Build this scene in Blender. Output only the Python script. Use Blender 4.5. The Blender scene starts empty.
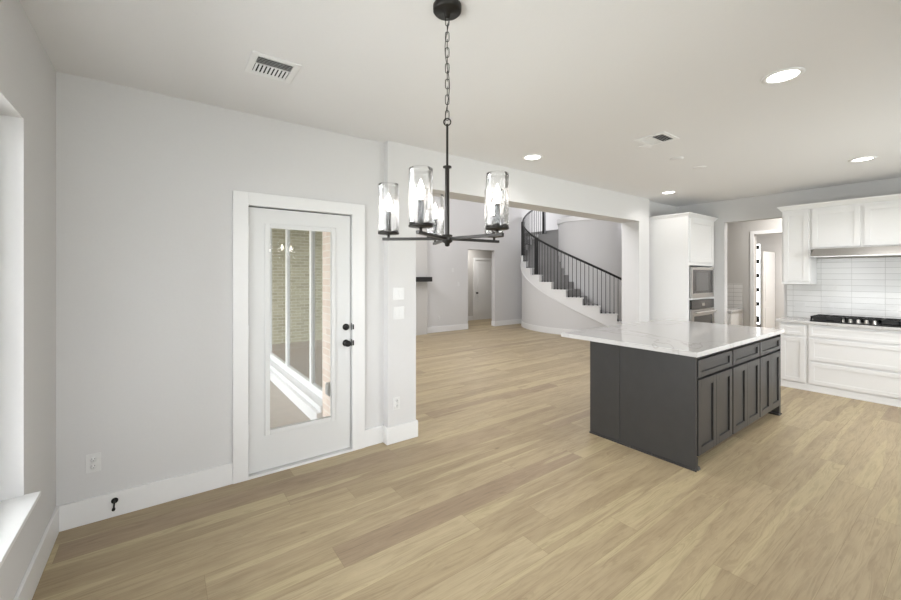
import bpy, bmesh, math, random
from mathutils import Vector
random.seed(7)
PI = math.pi
S = bpy.context.scene
COL = S.collection
R_ = math.radians

# ------------------------------------------------------------------ camera, sky, exposure
CAMH = 1.55
YAW = R_(36.2)
cam = bpy.data.cameras.new('camera')
cam.sensor_fit = 'HORIZONTAL'; cam.sensor_width = 36.0
cam.lens = 393.0 / 901.0 * 36.0
cam.shift_y = -25.0 / 901.0
cam.clip_start = 0.05; cam.clip_end = 200
camo = bpy.data.objects.new('camera', cam); COL.objects.link(camo)
camo.location = (0, 0, CAMH); camo.rotation_euler = (PI / 2, 0, -YAW)
S.camera = camo

w = bpy.data.worlds.new('sky'); S.world = w; w.use_nodes = True
bg = w.node_tree.nodes['Background']
bg.inputs[0].default_value = (0.90, 0.93, 1.0, 1); bg.inputs[1].default_value = 5.0

S.view_settings.view_transform = 'Standard'
S.view_settings.look = 'None'
S.view_settings.gamma = 1.0
S.view_settings.use_curve_mapping = False
S.view_settings.exposure = 0.0

def area(name, loc, direction, sx, sy, power, col=(1, 1, 1), spread=180, shape='RECTANGLE'):
    l = bpy.data.lights.new(name, 'AREA'); l.shape = shape
    l.size = sx; l.size_y = sy; l.energy = power; l.color = col; l.spread = R_(spread)
    o = bpy.data.objects.new(name, l); COL.objects.link(o); o.location = loc
    o.rotation_euler = Vector(direction).to_track_quat('-Z', 'Y').to_euler()
    return o
DAY = (0.97, 0.968, 1.0)
WARM = (1.0, 0.965, 0.93)
# daylight at the left window, then added fill panels out of view
area('daylight_left_window', (-0.82, 1.45, 1.4), (1, 0, 0), 2.3, 1.7, 92, DAY)
area('added_fill_nook', (0.45, -2.15, 1.45), (0, 1, 0), 1.7, 1.6, 58, DAY)  # added fill panel outside the unseen rear nook opening
area('added_fill_kitchen', (5.2, -2.15, 1.45), (0, 1, 0), 3.2, 1.6, 126, DAY)  # added fill for the kitchen, from an unseen rear opening
area('added_fill_great_room', (1.75, 6.1, 4.2), (1, 0, -0.25), 4.2, 1.8, 310, DAY)  # added fill in front of solid wall, no upper windows modelled
area('added_fill_stair', (13.8, 6.5, 4.6), (-1, 0, -0.2), 3.0, 1.6, 260, DAY)  # added fill high beside the stairs, no window behind it
# added fill panels under the side room ceilings, no fixtures there
area('added_fill_pantry', (8.1, 1.9, 2.74), (0, 0, -1), .3, .3, 14, WARM)  # added to brighten the pantry
area('added_fill_entry', (9.9, 1.4, 2.74), (0, 0, -1), .4, .4, 70, WARM)  # added to brighten the entry and its door leaf
area('added_fill_hall', (8.2, 9.8, 2.56), (0, 0, -1), .3, .3, 16, WARM)  # added to brighten the far hall

# ------------------------------------------------------------------ materials
def newmat(name):
    m = bpy.data.materials.new(name); m.use_nodes = True
    nt = m.node_tree
    return m, nt, nt.nodes['Principled BSDF']
def N(nt, t, **kw):
    n = nt.nodes.new(t)
    for k, v in kw.items():
        setattr(n, k, v)
    return n
def mathn(nt, op, a, b=None, c=None):
    n = nt.nodes.new('ShaderNodeMath'); n.operation = op
    for i, v in enumerate((a, b, c)):
        if v is None: continue
        if hasattr(v, 'links'): nt.links.new(v, n.inputs[i])
        else: n.inputs[i].default_value = v
    return n.outputs[0]
def srgb(r, g, b):
    f = lambda c: (c / 255 / 12.92) if c / 255 <= 0.04045 else ((c / 255 + 0.055) / 1.055) ** 2.4
    return (f(r), f(g), f(b), 1)
def plain(name, col, rough=0.5, metal=0.0, noise=0.0, nscale=30, bump=0.0, coat=0.0, spec=0.5):
    m, nt, p = newmat(name)
    p.inputs['Roughness'].default_value = rough; p.inputs['Metallic'].default_value = metal
    p.inputs['Specular IOR Level'].default_value = spec
    p.inputs['Coat Weight'].default_value = coat
    tc = N(nt, 'ShaderNodeNewGeometry')
    nz = N(nt, 'ShaderNodeTexNoise'); nz.inputs['Scale'].default_value = nscale; nz.inputs['Detail'].default_value = 4
    nt.links.new(tc.outputs['Position'], nz.inputs['Vector'])
    mx = N(nt, 'ShaderNodeMixRGB'); mx.blend_type = 'MIX'
    c = col[:3]
    mx.inputs[1].default_value = tuple(max(0, v * (1 - noise)) for v in c) + (1,)
    mx.inputs[2].default_value = tuple(min(1, v * (1 + noise)) for v in c) + (1,)
    nt.links.new(nz.outputs['Fac'], mx.inputs[0]); nt.links.new(mx.outputs[0], p.inputs['Base Color'])
    if bump > 0:
        b = N(nt, 'ShaderNodeBump'); b.inputs['Strength'].default_value = bump; b.inputs['Distance'].default_value = 0.002
        nt.links.new(nz.outputs['Fac'], b.inputs['Height']); nt.links.new(b.outputs[0], p.inputs['Normal'])
    return m
def emis(name, col, strength):
    m, nt, p = newmat(name)
    p.inputs['Base Color'].default_value = col + (1,)
    p.inputs['Emission Color'].default_value = col + (1,); p.inputs['Emission Strength'].default_value = strength
    return m

M = {}
M['wall'] = plain('wall_paint', (0.665, 0.66, 0.655), 0.75, noise=0.015, nscale=60, bump=0.15)
M['ceiling'] = plain('ceiling_paint', (0.78, 0.775, 0.775), 0.85, noise=0.01, nscale=80, bump=0.2)
M['trim'] = plain('white_trim_paint', (0.80, 0.80, 0.795), 0.35, noise=0.01)
M['doorpaint'] = plain('door_paint', (0.72, 0.725, 0.72), 0.38, noise=0.01)
M['cabinet'] = plain('white_cabinet_paint', (0.82, 0.82, 0.815), 0.35, noise=0.01)
M['charcoal'] = plain('charcoal_cabinet_paint', (0.040, 0.039, 0.038), 0.38, noise=0.12, nscale=14)
M['plastic'] = plain('white_plastic', (0.72, 0.72, 0.71), 0.3, noise=0.0)
M['black'] = plain('black_metal', (0.018, 0.017, 0.016), 0.38, 0.6, noise=0.1)
M['rail'] = plain('black_rail_paint', (0.008, 0.008, 0.008), 0.5)
M['bronze'] = plain('dark_bronze', (0.022, 0.02, 0.018), 0.36, 0.5, noise=0.1)
M['dark'] = plain('void_shade_paint', (0.02, 0.02, 0.02), 0.8)  # dark paint standing in for shade inside openings
M['mantel'] = plain('black_mantel_wood', (0.012, 0.011, 0.01), 0.55, noise=0.2, nscale=12)
M['steel'] = plain('brushed_steel', (0.50, 0.49, 0.475), 0.3, 1.0, noise=0.05, nscale=60)
M['blackglass'] = plain('black_oven_glass', (0.02, 0.02, 0.02), 0.08, 0.0, spec=0.6)
M['ovenwindow'] = plain('oven_window_glass', (0.10, 0.10, 0.10), 0.3)
M['castiron'] = plain('cast_iron', (0.02, 0.02, 0.02), 0.5, 0.3, noise=0.2, nscale=50)
M['greymetal'] = plain('grey_cover_plastic', (0.36, 0.36, 0.35), 0.5, 0.0)
M['patiofloor'] = plain('patio_concrete', srgb(186, 178, 168), 0.85, noise=0.08, nscale=9, bump=0.3)
M['patioceil'] = plain('patio_ceiling_wood', (0.22, 0.14, 0.08), 0.6, noise=0.15, nscale=18)
M['carpet'] = plain('grey_stair_carpet', (0.33, 0.325, 0.32), 0.95, noise=0.25, nscale=160, bump=0.8)
M['hallwall'] = plain('hall_wall_paint', (0.56, 0.545, 0.52), 0.8, noise=0.01)
M['ground'] = plain('outside_ground', (0.30, 0.32, 0.22), 0.9, noise=0.3, nscale=3)
M['lamp'] = emis('recessed_lamp_lens', (1.0, 0.97, 0.92), 9.0)
M['flame'] = emis('candle_bulb_glow', (1.0, 0.95, 0.88), 19.0)
M['window_glow'] = emis('bright_daylit_window', (0.95, 0.98, 1.0), 3.0)

def thin_glass(name, tint=(1, 1, 1), ior=1.5, extra=0.0, rough=0.0, bump=0.0, bscale=(30, 30, 3), frb=True):
    m = bpy.data.materials.new(name); m.use_nodes = True; nt = m.node_tree
    for n in list(nt.nodes): nt.nodes.remove(n)
    out = N(nt, 'ShaderNodeOutputMaterial'); mix = N(nt, 'ShaderNodeMixShader')
    tr = N(nt, 'ShaderNodeBsdfTransparent'); gl = N(nt, 'ShaderNodeBsdfGlossy'); fr = N(nt, 'ShaderNodeFresnel')
    tr.inputs[0].default_value = tint + (1,); gl.inputs['Roughness'].default_value = rough
    gl.inputs[0].default_value = (1, 1, 1, 1)
    fr.inputs[0].default_value = ior
    f = mathn(nt, 'ADD', fr.outputs[0], extra); f = mathn(nt, 'MINIMUM', f, 1.0)
    nt.links.new(f, mix.inputs[0]); nt.links.new(tr.outputs[0], mix.inputs[1]); nt.links.new(gl.outputs[0], mix.inputs[2])
    if bump:
        g = N(nt, 'ShaderNodeNewGeometry'); mp = N(nt, 'ShaderNodeMapping'); mp.inputs['Scale'].default_value = bscale
        nz = N(nt, 'ShaderNodeTexNoise'); nz.inputs['Scale'].default_value = 2.0; nz.inputs['Detail'].default_value = 2
        b = N(nt, 'ShaderNodeBump'); b.inputs['Strength'].default_value = bump; b.inputs['Distance'].default_value = 0.01
        nt.links.new(g.outputs['Position'], mp.inputs[0]); nt.links.new(mp.outputs[0], nz.inputs['Vector'])
        nt.links.new(nz.outputs[0], b.inputs['Height'])
        nt.links.new(b.outputs[0], gl.inputs['Normal'])
        if frb: nt.links.new(b.outputs[0], fr.inputs['Normal'])
    nt.links.new(mix.outputs[0], out.inputs[0])
    return m
M['glass'] = thin_glass('clear_window_glass', (0.97, 0.98, 0.97), 1.5)
M['patioglass'] = thin_glass('coated_window_glass', (0.35, 0.42, 0.38), 1.9, 0.42)
M['shade'] = thin_glass('rippled_clear_glass', (1.0, 1.0, 1.0), 1.4, 0.012, 0.02, 0.5, (120, 120, 4), False)

def wood_floor():
    m, nt, p = newmat('oak_plank_floor')
    g = N(nt, 'ShaderNodeNewGeometry'); sp = N(nt, 'ShaderNodeSeparateXYZ'); nt.links.new(g.outputs['Position'], sp.inputs[0])
    x, y = sp.outputs[0], sp.outputs[1]
    W, L = 0.19, 2.1
    yw = mathn(nt, 'DIVIDE', mathn(nt, 'ADD', y, 20.03), W)
    row = mathn(nt, 'FLOOR', yw); fy = mathn(nt, 'FRACT', yw)
    wn = N(nt, 'ShaderNodeTexWhiteNoise', noise_dimensions='1D'); nt.links.new(row, wn.inputs['W'])
    xo = mathn(nt, 'ADD', mathn(nt, 'DIVIDE', mathn(nt, 'ADD', x, 40), L), mathn(nt, 'MULTIPLY', wn.outputs['Value'], 7.3))
    cell = mathn(nt, 'FLOOR', xo); fx = mathn(nt, 'FRACT', xo)
    cv = N(nt, 'ShaderNodeCombineXYZ'); nt.links.new(row, cv.inputs[0]); nt.links.new(cell, cv.inputs[1])
    w2 = N(nt, 'ShaderNodeTexWhiteNoise', noise_dimensions='2D'); nt.links.new(cv.outputs[0], w2.inputs['Vector'])
    rnd = w2.outputs['Value']
    # grain: coordinates stretched along the board, shifted per board
    off = mathn(nt, 'MULTIPLY', rnd, 37.0)
    gv = N(nt, 'ShaderNodeCombineXYZ')
    nt.links.new(mathn(nt, 'ADD', mathn(nt, 'MULTIPLY', x, 0.8), off), gv.inputs[0])
    nt.links.new(mathn(nt, 'MULTIPLY', y, 9.0), gv.inputs[1]); nt.links.new(off, gv.inputs[2])
    n1 = N(nt, 'ShaderNodeTexNoise'); n1.inputs['Scale'].default_value = 1.3; n1.inputs['Detail'].default_value = 5
    n1.inputs['Distortion'].default_value = 1.1
    nt.links.new(gv.outputs[0], n1.inputs['Vector'])
    gv2 = N(nt, 'ShaderNodeCombineXYZ')
    nt.links.new(mathn(nt, 'ADD', mathn(nt, 'MULTIPLY', x, 2.5), off), gv2.inputs[0])
    nt.links.new(mathn(nt, 'ADD', mathn(nt, 'MULTIPLY', y, 62.0), mathn(nt, 'MULTIPLY', n1.outputs[0], 9.0)), gv2.inputs[1])
    n2 = N(nt, 'ShaderNodeTexNoise'); n2.inputs['Scale'].default_value = 1.6; n2.inputs['Detail'].default_value = 6
    nt.links.new(gv2.outputs[0], n2.inputs['Vector'])
    r1 = N(nt, 'ShaderNodeValToRGB'); e = r1.color_ramp.elements
    e[0].position = 0.0; e[0].color = srgb(159, 140, 116)
    e[1].position = 1.0; e[1].color = srgb(181, 165, 134)
    a = e.new(0.12); a.color = srgb(165, 148, 119)
    a = e.new(0.5); a.color = srgb(171, 154, 124)
    a = e.new(0.85); a.color = srgb(175, 158, 128)
    nt.links.new(rnd, r1.inputs[0])
    # soft warm / cool mottling inside a board
    r2 = N(nt, 'ShaderNodeValToRGB'); e = r2.color_ramp.elements
    e[0].position = 0.30; e[0].color = (0.86, 0.83, 0.82, 1); e[1].position = 0.68; e[1].color = (1.06, 1.06, 1.04, 1)
    a = e.new(0.5); a.color = (0.98, 0.975, 0.97, 1)
    nt.links.new(n1.outputs[0], r2.inputs[0])
    m1 = N(nt, 'ShaderNodeMixRGB', blend_type='MULTIPLY'); m1.inputs[0].default_value = 0.9
    nt.links.new(r1.outputs[0], m1.inputs[1]); nt.links.new(r2.outputs[0], m1.inputs[2])
    # pale sapwood tongues with sharp edges
    gs = N(nt, 'ShaderNodeCombineXYZ')
    nt.links.new(mathn(nt, 'ADD', mathn(nt, 'MULTIPLY', x, 0.42), mathn(nt, 'MULTIPLY', rnd, 91.0)), gs.inputs[0])
    nt.links.new(mathn(nt, 'MULTIPLY', y, 7.5), gs.inputs[1]); nt.links.new(mathn(nt, 'MULTIPLY', rnd, 17.0), gs.inputs[2])
    n4 = N(nt, 'ShaderNodeTexNoise'); n4.inputs['Scale'].default_value = 1.0; n4.inputs['Detail'].default_value = 2; n4.inputs['Roughness'].default_value = 0.4
    nt.links.new(gs.outputs[0], n4.inputs['Vector'])
    sap = N(nt, 'ShaderNodeMapRange'); sap.inputs[1].default_value = 0.575; sap.inputs[2].default_value = 0.588
    nt.links.new(n4.outputs[0], sap.inputs[0])
    ms = N(nt, 'ShaderNodeMixRGB'); ms.inputs[2].default_value = srgb(190, 175, 139)
    nt.links.new(mathn(nt, 'MULTIPLY', sap.outputs[0], 0.62), ms.inputs[0]); nt.links.new(m1.outputs[0], ms.inputs[1])
    # small dark knots
    kv = N(nt, 'ShaderNodeCombineXYZ'); nt.links.new(mathn(nt, 'MULTIPLY', x, 1.1), kv.inputs[0]); nt.links.new(mathn(nt, 'MULTIPLY', y, 2.4), kv.inputs[1])
    vo = N(nt, 'ShaderNodeTexVoronoi'); vo.inputs['Scale'].default_value = 1.0; nt.links.new(kv.outputs[0], vo.inputs['Vector'])
    kn = N(nt, 'ShaderNodeMapRange'); kn.inputs[1].default_value = 0.012; kn.inputs[2].default_value = 0.045; kn.inputs[3].default_value = 0.75; kn.inputs[4].default_value = 0.0
    nt.links.new(vo.outputs['Distance'], kn.inputs[0])
    sc_ = N(nt, 'ShaderNodeSeparateColor'); nt.links.new(vo.outputs['Color'], sc_.inputs[0])
    kk = mathn(nt, 'MULTIPLY', kn.outputs[0], mathn(nt, 'GREATER_THAN', sc_.outputs[0], 0.45))
    mk = N(nt, 'ShaderNodeMixRGB'); mk.inputs[2].default_value = srgb(98, 78, 59)
    nt.links.new(kk, mk.inputs[0]); nt.links.new(ms.outputs[0], mk.inputs[1])
    r3 = N(nt, 'ShaderNodeValToRGB'); e = r3.color_ramp.elements
    e[0].position = 0.3; e[0].color = (0.78, 0.765, 0.75, 1); e[1].position = 0.56; e[1].color = (1.03, 1.03, 1.03, 1)
    nt.links.new(n2.outputs[0], r3.inputs[0])
    m2 = N(nt, 'ShaderNodeMixRGB', blend_type='MULTIPLY'); m2.inputs[0].default_value = 0.9
    nt.links.new(mk.outputs[0], m2.inputs[1]); nt.links.new(r3.outputs[0], m2.inputs[2])
    # joints
    jy = mathn(nt, 'GREATER_THAN', mathn(nt, 'ABSOLUTE', mathn(nt, 'SUBTRACT', fy, 0.5)), 0.5 - 0.0011 / W)
    jx = mathn(nt, 'GREATER_THAN', mathn(nt, 'ABSOLUTE', mathn(nt, 'SUBTRACT', fx, 0.5)), 0.5 - 0.0012 / L)
    j = mathn(nt, 'MAXIMUM', jx, jy)
    m3 = N(nt, 'ShaderNodeMixRGB'); m3.inputs[2].default_value = srgb(105, 85, 59)
    nt.links.new(mathn(nt, 'MULTIPLY', j, 0.4), m3.inputs[0]); nt.links.new(m2.outputs[0], m3.inputs[1])
    nt.links.new(m3.outputs[0], p.inputs['Base Color'])
    p.inputs['Roughness'].default_value = 0.42; p.inputs['Specular IOR Level'].default_value = 0.35
    b = N(nt, 'ShaderNodeBump'); b.inputs['Strength'].default_value = 0.12; b.inputs['Distance'].default_value = 0.002
    nt.links.new(mathn(nt, 'SUBTRACT', n2.outputs[0], j), b.inputs['Height']); nt.links.new(b.outputs[0], p.inputs['Normal'])
    return m
M['floor'] = wood_floor()

def tile_mat(name, tw, th, col, grout, vert=True, oy=0.0, oz=0.0):
    m, nt, p = newmat(name)
    g = N(nt, 'ShaderNodeNewGeometry'); sp = N(nt, 'ShaderNodeSeparateXYZ'); nt.links.new(g.outputs['Position'], sp.inputs[0])
    u = mathn(nt, 'DIVIDE', mathn(nt, 'ADD', sp.outputs[1], 20 + oy), tw)
    v = mathn(nt, 'DIVIDE', mathn(nt, 'ADD', sp.outputs[2], 20 + oz), th)
    fu = mathn(nt, 'ABSOLUTE', mathn(nt, 'SUBTRACT', mathn(nt, 'FRACT', u), 0.5))
    fv = mathn(nt, 'ABSOLUTE', mathn(nt, 'SUBTRACT', mathn(nt, 'FRACT', v), 0.5))
    ju = mathn(nt, 'GREATER_THAN', fu, 0.5 - 0.002 / tw); jv = mathn(nt, 'GREATER_THAN', fv, 0.5 - 0.003 / th)
    j = mathn(nt, 'MAXIMUM', ju, jv)
    cv = N(nt, 'ShaderNodeCombineXYZ'); nt.links.new(mathn(nt, 'FLOOR', u), cv.inputs[0]); nt.links.new(mathn(nt, 'FLOOR', v), cv.inputs[1])
    wn = N(nt, 'ShaderNodeTexWhiteNoise', noise_dimensions='2D'); nt.links.new(cv.outputs[0], wn.inputs['Vector'])
    mr = N(nt, 'ShaderNodeMapRange'); mr.inputs[3].default_value = 0.96; mr.inputs[4].default_value = 1.02
    nt.links.new(wn.outputs['Value'], mr.inputs[0])
    mx = N(nt, 'ShaderNodeMixRGB', blend_type='MULTIPLY'); mx.inputs[0].default_value = 1; mx.inputs[1].default_value = col
    nt.links.new(mr.outputs[0], mx.inputs[2])
    m3 = N(nt, 'ShaderNodeMixRGB'); m3.inputs[2].default_value = grout
    nt.links.new(j, m3.inputs[0]); nt.links.new(mx.outputs[0], m3.inputs[1]); nt.links.new(m3.outputs[0], p.inputs['Base Color'])
    p.inputs['Roughness'].default_value = 0.15
    nz = N(nt, 'ShaderNodeTexNoise'); nz.inputs['Scale'].default_value = 14; nt.links.new(g.outputs['Position'], nz.inputs['Vector'])
    b = N(nt, 'ShaderNodeBump'); b.inputs['Strength'].default_value = 0.35; b.inputs['Distance'].default_value = 0.004
    nt.links.new(mathn(nt, 'SUBTRACT', nz.outputs[0], j), b.inputs['Height']); nt.links.new(b.outputs[0], p.inputs['Normal'])
    return m
M['tile'] = tile_mat('white_glazed_tile', 0.305, 0.079, (0.78, 0.78, 0.77, 1), (0.56, 0.56, 0.545, 1), oy=-.035, oz=0.0)  # grout tone darkened to paint in the shadows of the grooves
M['tile2'] = tile_mat('white_narrow_tile', 0.6, 0.075, (0.72, 0.71, 0.69, 1), (0.45, 0.44, 0.42, 1))

def stone():
    m, nt, p = newmat('white_veined_quartz')
    g = N(nt, 'ShaderNodeNewGeometry')
    nz = N(nt, 'ShaderNodeTexNoise'); nz.inputs['Scale'].default_value = 0.9; nz.inputs['Detail'].default_value = 8; nz.inputs['Distortion'].default_value = 1.5
    nt.links.new(g.outputs['Position'], nz.inputs['Vector'])
    r = N(nt, 'ShaderNodeValToRGB'); e = r.color_ramp.elements
    base = (0.62, 0.61, 0.60, 1)
    e[0].position = 0.0; e[0].color = base; e[1].position = 1.0; e[1].color = base
    for pos, c in ((0.475, base), (0.492, (0.51, 0.49, 0.475, 1)), (0.505, base), (0.57, base), (0.58, (0.56, 0.55, 0.535, 1)), (0.592, base)):
        a = e.new(pos); a.color = c
    nt.links.new(nz.outputs[0], r.inputs[0]); nt.links.new(r.outputs[0], p.inputs['Base Color'])
    p.inputs['Roughness'].default_value = 0.1
    return m
M['stone'] = stone()

def brick(name, c1, c2, mortar):
    m, nt, p = newmat(name)
    g = N(nt, 'ShaderNodeNewGeometry'); sp = N(nt, 'ShaderNodeSeparateXYZ'); nt.links.new(g.outputs['Position'], sp.inputs[0])
    cv = N(nt, 'ShaderNodeCombineXYZ'); nt.links.new(mathn(nt, 'ADD', sp.outputs[0], sp.outputs[1]), cv.inputs[0]); nt.links.new(sp.outputs[2], cv.inputs[1])
    b = N(nt, 'ShaderNodeTexBrick'); b.inputs['Scale'].default_value = 1.0
    b.inputs['Brick Width'].default_value = 0.20; b.inputs['Row Height'].default_value = 0.072; b.inputs['Mortar Size'].default_value = 0.006
    b.inputs['Color1'].default_value = c1; b.inputs['Color2'].default_value = c2; b.inputs['Mortar'].default_value = mortar
    nt.links.new(cv.outputs[0], b.inputs['Vector'])
    nt.links.new(b.outputs['Color'], p.inputs['Base Color']); p.inputs['Roughness'].default_value = 0.9
    bp = N(nt, 'ShaderNodeBump'); bp.inputs['Strength'].default_value = 0.6; bp.inputs['Distance'].default_value = 0.006; bp.invert = True
    nt.links.new(b.outputs['Fac'], bp.inputs['Height']); nt.links.new(bp.outputs[0], p.inputs['Normal'])
    return m
M['brick'] = brick('cream_brick', srgb(234, 220, 208), srgb(222, 204, 190), srgb(236, 228, 220))
M['brickgrey'] = brick('grey_green_brick', srgb(196, 194, 172), srgb(176, 174, 152), srgb(216, 213, 196))

# ------------------------------------------------------------------ geometry helpers
class MB:
    def __init__(s): s.v = []; s.f = []; s.smooth = []
    def add(s, vs, fs, smooth=False):
        o = len(s.v); s.v += [tuple(p) for p in vs]
        for f in fs: s.f.append([o + i for i in f]); s.smooth.append(smooth)
        return s
    def box(s, x0, x1, y0, y1, z0, z1):
        x0, x1 = min(x0, x1), max(x0, x1); y0, y1 = min(y0, y1), max(y0, y1); z0, z1 = min(z0, z1), max(z0, z1)
        vs = [(x, y, z) for z in (z0, z1) for (x, y) in ((x0, y0), (x1, y0), (x1, y1), (x0, y1))]
        return s.add(vs, [(3, 2, 1, 0), (4, 5, 6, 7), (0, 1, 5, 4), (1, 2, 6, 5), (2, 3, 7, 6), (3, 0, 4, 7)])
    def frustum(s, a, b):   # a, b = (x0,x1,y0,y1,z)
        vs = [(x, y, q[4]) for q in (a, b) for (x, y) in ((q[0], q[2]), (q[1], q[2]), (q[1], q[3]), (q[0], q[3]))]
        return s.add(vs, [(3, 2, 1, 0), (4, 5, 6, 7), (0, 1, 5, 4), (1, 2, 6, 5), (2, 3, 7, 6), (3, 0, 4, 7)])
    def tube(s, pts, r, n=10, caps=True, closed=False, radii=None):
        pts = [Vector(p) for p in pts]; m = len(pts); rings = []
        up = Vector((0, 0, 1)); prevu = None
        for i, p in enumerate(pts):
            if closed: t = pts[(i + 1) % m] - pts[i - 1]
            else: t = pts[min(i + 1, m - 1)] - pts[max(i - 1, 0)]
            t.normalize()
            if prevu is None:
                u = t.cross(up if abs(t.z) < 0.95 else Vector((1, 0, 0))); u.normalize()
            else:
                u = prevu - t * prevu.dot(t); u.normalize()
            prevu = u; v2 = t.cross(u)
            rr = radii[i] if radii else r
            rings.append([p + (u * math.cos(2 * PI * k / n) + v2 * math.sin(2 * PI * k / n)) * rr for k in range(n)])
        vs = [q for ring in rings for q in ring]; fs = []
        for i in range(m if closed else m - 1):
            j = (i + 1) % m
            for k in range(n): fs.append((i * n + k, i * n + (k + 1) % n, j * n + (k + 1) % n, j * n + k))
        s.add(vs, fs, True)
        if caps and not closed:
            s.add(rings[0], [tuple(range(n - 1, -1, -1))]); s.add(rings[-1], [tuple(range(n))])
        return s
    def lathe(s, cx, cy, prof, n=32, axis='z', cz=0, closed=False, smooth=True):
        # prof: list of (r, h)
        def pt(r, h, a):
            c, d = r * math.cos(a), r * math.sin(a)
            if axis == 'z': return (cx + c, cy + d, h)
            if axis == 'y': return (cx + c, h, cz + d)
            return (h, cy + c, cz + d)
        m = len(prof); vs = [pt(r, h, 2 * PI * k / n) for (r, h) in prof for k in range(n)]; fs = []
        for i in range(m if closed else m - 1):
            j = (i + 1) % m
            for k in range(n): fs.append((i * n + k, i * n + (k + 1) % n, j * n + (k + 1) % n, j * n + k))
        s.add(vs, fs, smooth)
        if not closed:
            s.add([pt(prof[0][0], prof[0][1], 2 * PI * k / n) for k in range(n)], [tuple(range(n - 1, -1, -1))])
            s.add([pt(prof[-1][0], prof[-1][1], 2 * PI * k / n) for k in range(n)], [tuple(range(n))])
        return s
    def bar(s, a, b, wd, ht):   # horizontal rectangular bar
        a = Vector(a); b = Vector(b); t = (b - a).normalized(); u = Vector((-t.y, t.x, 0)).normalized() * wd / 2; z = Vector((0, 0, ht / 2))
        vs = [a - u - z, a + u - z, a + u + z, a - u + z, b - u - z, b + u - z, b + u + z, b - u + z]
        return s.add(vs, [(0, 1, 2, 3), (7, 6, 5, 4), (0, 4, 5, 1), (1, 5, 6, 2), (2, 6, 7, 3), (3, 7, 4, 0)])
    def sector(s, cx, cy, r0, r1, t0, t1, z0, z1, n=4, zf0=None, zf1=None):
        """solid ring sector; zf0/zf1 optional functions of the angle for bottom and top"""
        vs = []
        for i in range(n + 1):
            a = t0 + (t1 - t0) * i / n; c, d = math.cos(a), math.sin(a)
            zb = zf0(a) if zf0 else z0; zt = zf1(a) if zf1 else z1
            vs += [(cx + r0 * c, cy + r0 * d, zb), (cx + r1 * c, cy + r1 * d, zb), (cx + r1 * c, cy + r1 * d, zt), (cx + r0 * c, cy + r0 * d, zt)]
        fs = []
        for i in range(n):
            o = i * 4
            for k in range(4): fs.append((o + k, o + (k + 1) % 4, o + 4 + (k + 1) % 4, o + 4 + k))
        fs += [(3, 2, 1, 0), tuple(n * 4 + k for k in range(4))]
        return s.add(vs, fs)
    def build(s, name, mat, parent=None, bevel=0.0):
        if parent is not None:
            org = Vector(parent.get('_o', (0, 0, 0)))
        else:
            xs = [p[0] for p in s.v]; ys = [p[1] for p in s.v]; zs = [p[2] for p in s.v]
            org = Vector(((min(xs) + max(xs)) / 2, (min(ys) + max(ys)) / 2, min(zs)))
        me = bpy.data.meshes.new(name)
        me.from_pydata([tuple(Vector(p) - org) for p in s.v], [], s.f); me.update()
        for i, p in enumerate(me.polygons): p.use_smooth = s.smooth[i]
        bm = bmesh.new(); bm.from_mesh(me); bmesh.ops.recalc_face_normals(bm, faces=bm.faces[:]); bm.to_mesh(me); bm.free()
        me.materials.append(mat)
        o = bpy.data.objects.new(name, me); COL.objects.link(o)
        if parent is not None:
            o.parent = parent; o['_o'] = tuple(org)
        else:
            o.location = org; o['_o'] = tuple(org)
        if bevel > 0:
            md = o.modifiers.new('bevel', 'BEVEL'); md.width = bevel; md.segments = 2; md.limit_method = 'ANGLE'; md.angle_limit = R_(40)
        return o
def tag(o, label, cat, group=None):
    o['label'] = label; o['category'] = cat
    if group: o['group'] = group
    return o
def empty(name, loc, label, cat, group=None):
    o = bpy.data.objects.new(name, None); COL.objects.link(o); o.location = loc; o['_o'] = tuple(loc)
    o.empty_display_size = 0.1
    return tag(o, label, cat, group)
def struct(o):
    o['kind'] = 'structure'; return o
def kids(o): return [c for c in COL.objects if c.parent == o]
def copy_tree(o, loc=None, label=None, parent=None):
    c = o.copy(); COL.objects.link(c)
    if parent is not None: c.parent = parent
    for ch in kids(o): copy_tree(ch, parent=c)
    if loc is not None: c.location = loc
    if label: c['label'] = label
    return c

# ------------------------------------------------------------------ dimensions
XL = -0.52      # left wall face
YD = 3.32       # door wall face
YP = 3.24       # pier and beam face
YB = 3.53       # back of the wall, great room side
XK = 7.50       # kitchen wall face
YN = -1.90      # wall behind the camera
CE = 2.78       # ceiling
YF = 8.80       # far great room wall
HI = 5.60       # great room ceiling

# ------------------------------------------------------------------ shell
fl = MB(); fl.box(XL - 0.2, 14.2, YN - 0.2, YD + 0.0, -0.06, 0); fl.box(1.66, 14.2, YD, 10.6, -0.06, 0); fl.box(0.4, 1.66, YD, YD + 0.2, -0.06, 0)
struct(fl.build('floor', M['floor']))
c = MB(); c.box(XL, 7.62, YN, YP, CE, CE + 0.12); c.box(XL, 1.66, YP, YD, CE, CE + 0.12); c.box(6.37, 7.62, YP, YD, CE, CE + 0.12)
struct(c.build('ceiling', M['ceiling']))
c = MB(); c.box(1.4, 14.2, YP, 10.6, HI, HI + 0.15); struct(c.build('ceiling', M['ceiling']))

# left wall with the window opening
WY0, WY1, WZ0, WZ1 = 0.30, 2.635, 0.507, 2.275
m = MB(); m.box(XL - 0.2, XL, YN - .2, WY0, 0, CE + .12); m.box(XL - 0.2, XL, WY1, YD, 0, CE + .12)
m.box(XL - 0.2, XL, WY0, WY1, 0, WZ0); m.box(XL - 0.2, XL, WY0, WY1, WZ1, CE + .12)
struct(m.build('wall_left', M['wall']))
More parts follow.
